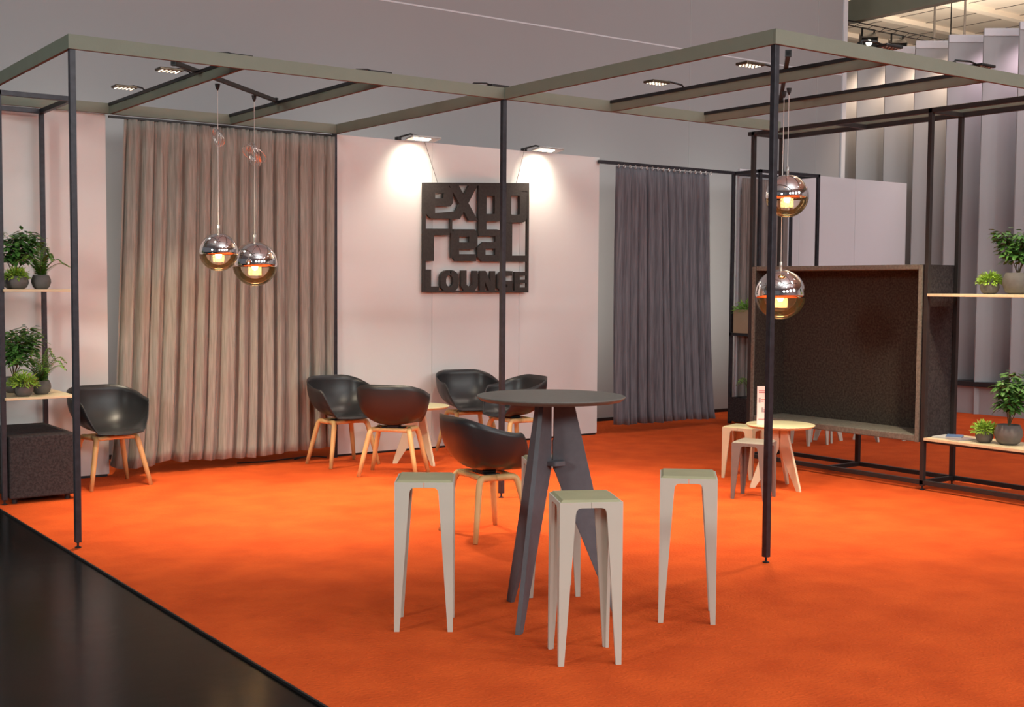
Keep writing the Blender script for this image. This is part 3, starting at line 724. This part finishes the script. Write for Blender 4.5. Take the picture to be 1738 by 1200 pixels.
copy_tree(s1, None, (3.372, 4.09, 0), math.radians(-28), 'grey bar stool closest to the camera, in front of the bar table')
copy_tree(s1, None, (4.20, 4.305, 0), math.radians(-43), 'grey bar stool standing apart to the right of the bar table')
copy_tree(s1, None, (3.955, 5.085, 0), math.radians(-28), 'grey bar stool mostly hidden behind the bar table')
stool((7.03, 6.49, 0), math.radians(26), .44, 'low taupe stool beside the right front black post', 'taupe', 'taupe_seat', 'low stools by the booth')
stool((7.72, 7.25, 0), math.radians(20), .44, 'low cream stool behind the taupe stool near the booth', 'cream', 'lemon_top', 'low stools by the booth')
# card on the small table
t = thing('table_card', 'pinkish printed menu card standing on the low table by the booth', 'card', (7.40, 6.74, .5205), math.radians(-36))
MB().box((-.052, -.012, 0), (.052, .012, .004)).box((-.052, -.003, .004), (.052, .003, .31)).build('card', 'paper', t)
for z, x0_, x1_ in ((.27, -.04, .04), (.255, -.04, .02), (.20, -.02, .01), (.185, -.02, .0), (.115, 0, .03), (.10, 0, .02), (.04, -.04, .03)):
    MB().box((x0_, -.0042, z), (x1_, -.003, z+.007)).build('printed_line', 'print_red', t)
for z, x0_ in ((.188, -.04), (.11, -.016), (.188, .025)):
    MB().box((x0_, -.0043, z-.01), (x0_+.016, -.003, z+.03)).build('printed_picture', 'print_grey', t)

# furniture beyond the booth
g = 'pale stools beyond the booth'
s = stool((9.95, 8.42, 0), math.radians(-8), .44, 'pale low stool seen under the booth, its two legs left of the pale tables', 'stool', 'stool_seat', g)
bt = round_table((10.15, 8.05+.35, 0), math.radians(228), .53, .20, .17, .05, .30, 'lemon_top', 'stool', 'pale low table beyond the booth, nearer the stool', brace=False)
bt.location = (10.30, 8.45, 0)
copy_tree(bt, None, (10.75, 8.28, 0), math.radians(250), 'pale low table beyond the booth, its feet peeking under the middle of the bench')
copy_tree(bt, None, (11.15, 8.0, 0), math.radians(290), 'pale low table beyond the booth, its feet peeking under the right end of the bench')

# ------------------------------------------------------------------ fin wall on the far right
XF = 14.15
ye = [12.25, 11.74, 11.24, 10.77, 10.29, 9.783, 9.27, 8.774, 8.28, 7.8]
for i, y in enumerate(ye):
    d = Vector((math.cos(-YAW-.02), math.sin(-YAW-.02), 0)); o_ = Vector((XF, y, 0))
    n_ = ['first', 'second', 'third', 'fourth', 'fifth', 'sixth', 'seventh', 'eighth', 'ninth', 'tenth'][i]
    mb = MB(); mtx = Matrix.Translation(o_) @ Matrix.Rotation(math.atan2(d.y, d.x), 4, 'Z')
    mb.box((0, 0, .0), (.74, .03, 4.94), mtx)
    o = mb.build('wall_fins', 'fin', None); MB().box((0, -.012, 4.85), (.74, -.001, 4.945), mtx).build('cap_strip', 'white_panel', o); tag(o, 'tall pale angled fin of the far right wall, %s from the hall wall end' % n_, 'wall', kind='structure')
    area = spot_light('fin_lamp', tuple(mtx @ Vector((.52, -.24, 4.85))), tuple(mtx @ Vector((.42, .02, 2.4))), 85 if i < 5 else 42, 100, 1, (1, .74, .55) if i < 5 else (1, .72, .80), .12)
struct('wall_plinth', MB().box((XF+.05, -2, 0), (XF+.5, 13, .36)), 'fin', 'low grey plinth below the fins', 'wall')
struct('trim_7', MB().box((XF-.02, -2, .36), (XF+.5, 13, .42)), 'black', 'black ledge along the top of the low plinth', 'trim')
struct('wall_east', MB().box((XF+1.2, -6, 0), (XF+1.3, 14, 4.8)), 'fin', 'dim wall closing the gaps behind the fins')

# header beam and spot truss in the hall beyond
o = MB().box((15.0, 7, 5.61), (15.15, 20, 5.93)).build('header_beam', 'beam'); tag(o, 'large olive grey header beam in the hall beyond the stand', 'beam')
t = thing('lighting_truss', 'thin dark lighting truss hanging beyond the fin wall', 'truss', (17.0, 12.0, 5.53))
mb = MB().tube([(-3.2, 0, 0), (4, 0, 0)], .010, 6).tube([(-3.2, 0, .07), (4, 0, .07)], .010, 6)
for k in range(24): mb.tube([(-3.2+k*.3, 0, 0), (-3.05+k*.3, 0, .07)], .006, 5)
mb.build('chords', 'black', t)
for k in range(2): MB().tube([(-2.6+k*3, 0, .14), (-2.6+k*3, 0, 2.5)], .01, 5).build('hanger', 'black', t)
def stage_spot(loc, label):
    t = thing('stage_spotlight', label, 'spotlight', loc)
    MB().box((-.15, -.012, -.24), (-.135, .012, .02)).box((.135, -.012, -.24), (.15, .012, .02)).box((-.15, -.012, .0), (.15, .012, .02)).build('yoke', 'black', t)
    q = Vector((-.62, -.66, -.42)).to_track_quat('-Z', 'Y').to_matrix().to_4x4()
    m = Matrix.Translation((0, 0, -.17)) @ q
    MB().box((-.12, -.10, -.10), (.12, .10, .12), m).build('housing', 'black', t, bevel=.01)
    MB().box((-.12, -.10, -.16), (-.115, .10, -.10), m).box((.115, -.10, -.16), (.12, .10, -.10), m).box((-.12, .095, -.16), (.12, .10, -.10), m).build('barn_doors', 'black', t)
    MB().lathe([(0, 0), (.042, 0), (.042, -.006), (0, -.006)], (0, 0, -.10), n=20).build('lens', 'led_bright', t).matrix_local = m
    return t
#STAGE
stage_spot((15.33, 12.0, 5.52), 'black stage spotlight on the truss, left of the two')
stage_spot((16.03, 12.0, 5.52), 'black stage spotlight on the truss, right of the two')
rnd = random.Random(5)
for i in range(9):
    x = 17+rnd.uniform(0, 12); y = 16+rnd.uniform(0, 10)
    o = MB().tube([(x, y, 7.0+rnd.uniform(-.4, .3)), (x, y, 8.6)], .025, 6).build('hanging_rod', 'ceiling_batten_grey'); tag(o, 'thin rod hanging from the sandy hall ceiling beyond the fins', 'rod', 'rods hanging from the hall ceiling')

# ------------------------------------------------------------------ lamps of the stand: canopy floodlights
WARM = (1, .84, .60)
for (x, y, tx, ty, e) in [(3.05, 8.30, 3.5, 8.2, 260), (3.12, 9.40, 4.2, 9.0, 200), (4.46, 8.0, 4.7, 7.6, 230), (5.5, 8.0, 5.9, 8.6, 110),
                          (6.2, 6.60, 6.0, 6.9, 170), (6.2, 5.72, 6.5, 5.9, 140), (7.7, 5.2, 7.8, 5.8, 190), (6.7, 5.1, 6.3, 5.4, 80)]:
    spot_light('canopy_spot', (x, y, HB-.03), (tx, ty, 0), e*1.5, 86, 1, WARM, .06)

# cables on the floor under the taupe curtain
for pts, lb in (([(4.45, 10.34, .006), (4.7, 10.30, .006), (4.95, 10.33, .008), (5.12, 10.30, .02), (5.25, 10.33, .007)], 'black cable lying under the taupe curtain, left piece'),
                ([(4.98, 10.27, .006), (5.08, 10.24, .03), (5.2, 10.25, .02), (5.3, 10.24, .006)], 'black cable curling under the taupe curtain beside the armchair')):
    o = MB().tube(pts, .006, 6).build('floor_cable', 'black', smooth=True); tag(o, lb, 'cable', 'cables under the taupe curtain')
